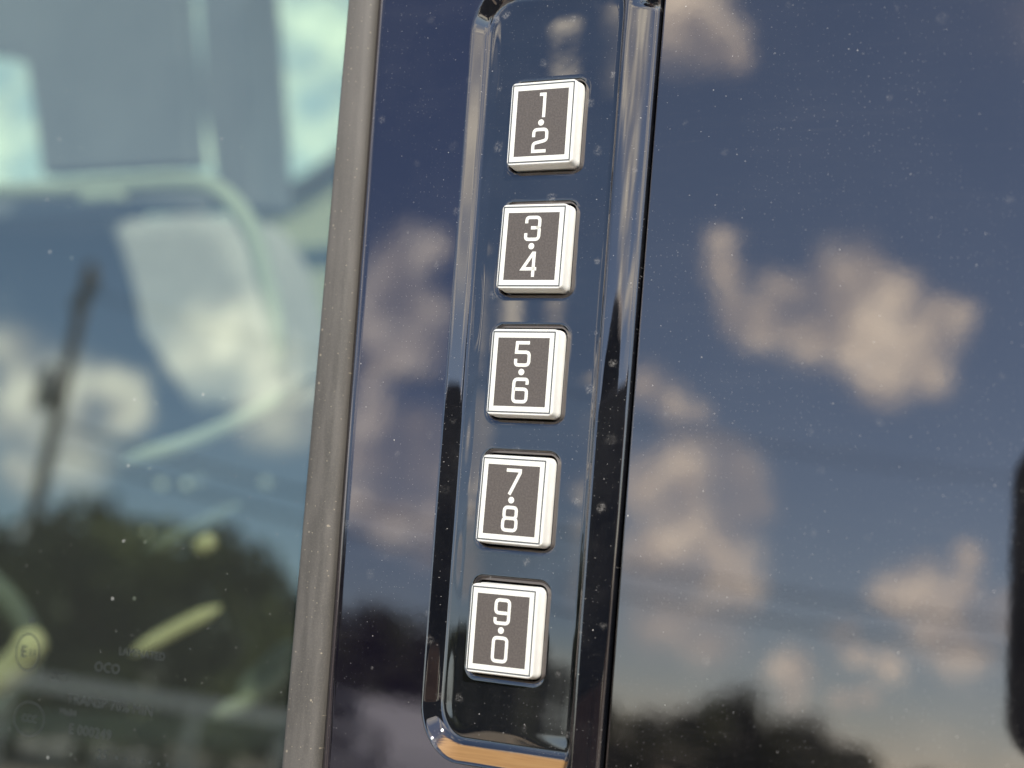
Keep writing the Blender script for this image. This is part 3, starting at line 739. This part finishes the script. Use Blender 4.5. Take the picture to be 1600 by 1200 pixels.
# the photographer, seen only as a dark shape in the chamfer and ledges of the trim
def person():
    import mathutils
    a = R(23)
    fwd = Vector((-math.sin(a), math.cos(a), 0)); side = Vector((math.cos(a), math.sin(a), 0))   # facing the car, side = own right
    base = polar(23, 1.16)
    def p(s, f, z): return base + side * s + fwd * f + Vector((0, 0, z))
    hand = co.matrix_world @ Vector((0.112, -0.012, 0.012))
    J = {'pelvis': (p(0, 0, .83), .135), 'waist': (p(0, .05, 1.0), .125), 'chest': (p(0, .13, 1.17), .145), 'neck0': (p(0, .17, 1.30), .065), 'neck': (p(0, .20, 1.345), .052),
         'head': (p(0, .235, 1.405), .082), 'crown': (p(0, .235, 1.46), .060)}
    E = [('pelvis', 'waist'), ('waist', 'chest'), ('chest', 'neck0'), ('neck0', 'neck'), ('neck', 'head'), ('head', 'crown')]
    for n, s in (('l', -1), ('r', 1)):
        J.update({n + 'sh': (p(s * .17, .14, 1.25), .062), n + 'hip': (p(s * .09, 0, .79), .09), n + 'knee': (p(s * .11, .06, .45), .058), n + 'ank': (p(s * .12, -.02, .09), .040), n + 'toe': (p(s * .13, .14, .04), .035)})
        E += [('chest', n + 'sh'), ('pelvis', n + 'hip'), (n + 'hip', n + 'knee'), (n + 'knee', n + 'ank'), (n + 'ank', n + 'toe')]
    wr = hand - fwd * .075 + side * .035 - Vector((0, 0, .02))
    J.update({'rel': (p(.30, .34, 1.07), .043), 'rwr': (wr, .027), 'rpalm': (wr.lerp(hand, .6) , .030)})
    E += [('rsh', 'rel'), ('rel', 'rwr'), ('rwr', 'rpalm')]
    J.update({'lel': (p(-.24, .06, .99), .043), 'lwr': (p(-.20, .20, .80), .028), 'lpalm': (p(-.195, .235, .735), .030)})
    E += [('lsh', 'lel'), ('lel', 'lwr'), ('lwr', 'lpalm')]
    cw = co.matrix_world.to_3x3(); ex, ey, ez = cw @ Vector((1, 0, 0)), cw @ Vector((0, 1, 0)), cw @ Vector((0, 0, 1))
    rp = J['rpalm'][0]
    for k, (dy, ln) in enumerate(((.020, .9), (.006, 1.0), (-.008, .95), (-.021, .75))):    # four fingers closing on the end of the phone
        b0 = rp + ey * dy * .9 - ez * .004
        b1 = hand + ey * dy * 1.05 - ez * .020 * ln + ex * .006; b2 = hand + ey * dy * 1.05 - ez * .026 * ln - ex * .022 * ln
        for nm, q, r in (('a', b0, .0105), ('b', b1, .0092), ('c', b2, .0078)): J['rf%d%s' % (k, nm)] = (q, r)
        E += [('rpalm', 'rf%da' % k), ('rf%da' % k, 'rf%db' % k), ('rf%db' % k, 'rf%dc' % k)]
    J['rt0'] = (rp + ey * .028, .011); J['rt1'] = (hand + ey * .030 + ez * .012 - ex * .006, .0095); J['rt2'] = (hand + ey * .022 + ez * .013 - ex * .030, .008)
    E += [('rpalm', 'rt0'), ('rt0', 'rt1'), ('rt1', 'rt2')]
    lp = J['lpalm'][0]
    for k, (df, ln) in enumerate(((.030, .075), (.011, .085), (-.008, .08), (-.026, .062))):
        d = Vector((0, 0, -1)) + side * .25
        J['lf%da' % k] = (lp + fwd * df * .9 - Vector((0, 0, .03)), .0105); J['lf%db' % k] = (lp + fwd * df - Vector((0, 0, .03)) + d * ln * .5, .009); J['lf%dc' % k] = (lp + fwd * df - Vector((0, 0, .03)) + d * ln * .8 + side * .016, .0078)
        E += [('lpalm', 'lf%da' % k), ('lf%da' % k, 'lf%db' % k), ('lf%db' % k, 'lf%dc' % k)]
    J['lt0'] = (lp + fwd * .036 + Vector((0, 0, .01)), .011); J['lt1'] = (lp + fwd * .052 - Vector((0, 0, .035)) + side * .012, .0088)
    E += [('lpalm', 'lt0'), ('lt0', 'lt1')]
    names = list(J)
    me = bpy.data.meshes.new('body'); me.from_pydata([J[n][0] for n in names], [(names.index(x), names.index(y)) for x, y in E], [])
    o = bpy.data.objects.new('body', me); C.objects.link(o)
    sk = o.modifiers.new('skin', 'SKIN'); sk.use_smooth_shade = True
    for n, sv in zip(names, me.skin_vertices[0].data):
        r = J[n][1]; sv.radius = (r, r)
        if n == 'pelvis': sv.use_root = True
    for n, k in (('chest', (1.25, .85)), ('waist', (1.15, .85)), ('pelvis', (1.2, .9))):
        sv = me.skin_vertices[0].data[names.index(n)]; sv.radius = (J[n][1] * k[0], J[n][1] * k[1])
    ss = o.modifiers.new('sub', 'SUBSURF'); ss.levels = 2; ss.render_levels = 2
    dg = bpy.context.evaluated_depsgraph_get(); m2 = bpy.data.meshes.new_from_object(o.evaluated_get(dg))
    bpy.data.objects.remove(o); m2.name = 'body'
    for mm in ('skin', 'shirt', 'jeans', 'shoe'): m2.materials.append(M[mm])
    for f in m2.polygons:
        c = f.center; z = c.z
        q = c - base; arm = abs(q.dot(side)) > .215
        k = 0
        if z < .085: k = 3
        elif z < .86 and not (q.dot(side) < -.14 and z > .6 and q.dot(fwd) > .1): k = 2
        elif z < 1.315: k = 1
        if k == 1 and (c - hand).length < .36: k = 0                     # bare forearm and hand
        if k in (1, 2) and (c - J['lwr'][0]).length < .13: k = 0
        f.material_index = k
        f.use_smooth = True
    root = empty('person', base); tag(root, 'person in dark brown shirt and blue jeans leaning in with a phone', 'person')
    body = bpy.data.objects.new('body', m2); C.objects.link(body); body.parent = root; body.matrix_parent_inverse = root.matrix_basis.inverted()
    hc = J['head'][0] + Vector((0, 0, .015))
    bm = bmesh.new(); bmesh.ops.create_uvsphere(bm, u_segments=24, v_segments=16, radius=1.0)
    kill = []
    for v in bm.verts:
        d = v.co.copy(); f = d.y
        if (f > .35 and d.z < .55) or d.z < -.45: kill.append(v)
        n = 1 + .03 * math.sin(9 * d.x + 5 * d.z) * math.sin(7 * d.y)
        v.co = hc + side * d.x * .088 * n + fwd * (d.y * .105 * n - .008) + Vector((0, 0, d.z * .115 * n + .02))
    bmesh.ops.delete(bm, geom=kill, context='VERTS')
    obj('hair', bm, M['hair'], root, None, True)
    for s in (-1, 1):
        bm = bmesh.new(); bmesh.ops.create_uvsphere(bm, u_segments=12, v_segments=8, radius=.012)
        for v in bm.verts: v.co += hc + side * s * .031 + fwd * .076 + Vector((0, 0, .0))
        obj('eye', bm, M['eye'], root, None, True)
        bm = bmesh.new(); bmesh.ops.create_uvsphere(bm, u_segments=12, v_segments=8, radius=1)
        for v in bm.verts: v.co = hc + side * (s * .083 + v.co.x * .008) + fwd * v.co.y * .018 + Vector((0, 0, v.co.z * .030 - .008))
        obj('ear', bm, M['skin'], root, None, True)
    bm = bmesh.new(); add_tube(bm, [hc + fwd * .076 + Vector((0, 0, .006)), hc + fwd * .092 - Vector((0, 0, .022)), hc + fwd * .084 - Vector((0, 0, .032))], [.008, .015, .010], 10); obj('nose', bm, M['skin'], root)
    bm = bmesh.new(); add_tube(bm, [hc + fwd * .070 - side * .024 - Vector((0, 0, .055)), hc + fwd * .080 - Vector((0, 0, .054)), hc + fwd * .070 + side * .024 - Vector((0, 0, .055))], [.003, .006, .003], 8); obj('mouth', bm, M['lip'], root)
M['skin'] = plain('skin', (0.42, 0.25, 0.16), 0.55, 0.1, 30); M['shirt'] = plain('shirt_cloth', (0.15, 0.070, 0.045), 0.9, 0.2, 40, 0.2); M['jeans'] = plain('jeans_cloth', (0.05, 0.07, 0.13), 0.9, 0.3, 60, 0.2)
M['shoe'] = plain('shoe', (0.03, 0.03, 0.03), 0.6); M['hair'] = plain('hair', (0.016, 0.010, 0.007), 0.6, 0.4, 80, 0.5); M['eye'] = plain('eye', (0.5, 0.48, 0.45), 0.2); M['lip'] = plain('lip', (0.35, 0.15, 0.12), 0.5)
person()

# pale roadside barrier at eye height
bar = empty('road_barrier', polar(-39, 16.5)); tag(bar, 'pale metal barrier rail on posts in front of the trees', 'barrier')
bm = bmesh.new(); p0, p1 = polar(-44, 16.5), polar(-30, 15.8)
for k, (za, zb) in enumerate(((1.12, 1.26),)):
    d = (p1 - p0).normalized(); nrm = Vector((-d.y, d.x, 0)) * .03
    v = [bm.verts.new(q + s * nrm + Vector((0, 0, z))) for q in (p0, p1) for s, z in ((-1, za), (1, za), (1, zb), (-1, zb))]
    for f in ((0, 1, 2, 3), (4, 7, 6, 5), (0, 4, 5, 1), (1, 5, 6, 2), (2, 6, 7, 3), (3, 7, 4, 0)): bm.faces.new([v[i] for i in f])
obj('rail', bm, M['whitepaint'], bar)
for k in range(3):
    q = p0.lerp(p1, k / 2); bm = bmesh.new(); add_box(bm, q.x - .05, q.x + .05, q.y - .05 - .09, q.y + .05 - .09, -.05, 1.2, .005); obj('post', bm, M['steel'], bar)

# parked cars far behind, end on, pale in the mirror
def parked_car(az, d, turn, mat, label):
    p = polar(az, d); e = empty('parked_car', p); mtx = Matrix.Translation(p) @ Matrix.Rotation(turn, 4, 'Z')
    tag(e, label, 'parked car', 'cars parked across the lot')
    def sec(pts, w0, w1, mat, name, bev):
        bm = bmesh.new(); A = [bm.verts.new((x, -w0 if z < .95 else -w1, z)) for x, z in pts]; B = [bm.verts.new((x, w0 if z < .95 else w1, z)) for x, z in pts]
        n = len(pts); bm.faces.new(A); bm.faces.new(B[::-1])
        for k in range(n): bm.faces.new((A[k], B[k], B[(k + 1) % n], A[(k + 1) % n]))
        bmesh.ops.recalc_face_normals(bm, faces=bm.faces); bmesh.ops.bevel(bm, geom=list(bm.edges), offset=bev, segments=2, affect='EDGES')
        return obj(name, bm, mat, e, mtx)
    sec([(-2.2, .35), (2.2, .35), (2.25, .7), (2.1, .93), (-2.1, .94), (-2.25, .7)], .88, .88, mat, 'body', .06)
    sec([(-1.9, .935), (1.1, .935), (.5, 1.62), (-1.7, 1.62)], .80, .66, mat, 'cabin', .05)
    for s in (-1, 1):
        bm = bmesh.new(); prs = [(-1.55, 1.0), (.85, 1.0), (.42, 1.5), (-1.5, 1.5)]
        v = [bm.verts.new((x, s * (.86 - (z - .93) * .22), z)) for x, z in prs] + [bm.verts.new((x, s * (.80 - (z - .93) * .22), z)) for x, z in prs]
        for f in ((0, 1, 2, 3), (7, 6, 5, 4), (0, 4, 5, 1), (1, 5, 6, 2), (2, 6, 7, 3), (3, 7, 4, 0)): bm.faces.new([v[k] for k in f])
        obj('side_window', bm, M['pane'], e, mtx)
        for x in (-1.35, 1.35):
            bm = bmesh.new(); add_tube(bm, [(x, s * .70, .33), (x, s * .72, .33), (x, s * .88, .33), (x, s * .90, .33)], [.30, .33, .33, .30], 20); obj('wheel', bm, M['darkplastic'], e, mtx)
    for xe, nm in ((2.24, 'headlight'), (-2.24, 'tail_light')):
        for s in (-1, 1):
            bm = bmesh.new(); add_box(bm, xe - .04, xe + .03, s * .62 - .16, s * .62 + .16, .66, .80, .02); obj(nm, bm, M['chrome'] if xe > 0 else M['lip'], e, mtx)
parked_car(-29.6, 20, R(40), M['whitepaint'], 'white parked car mirrored low in the gloss left of the keypad')
parked_car(-26.0, 25, R(75), M['dashlight'], 'cream parked car mirrored in the foot of the keypad recess')
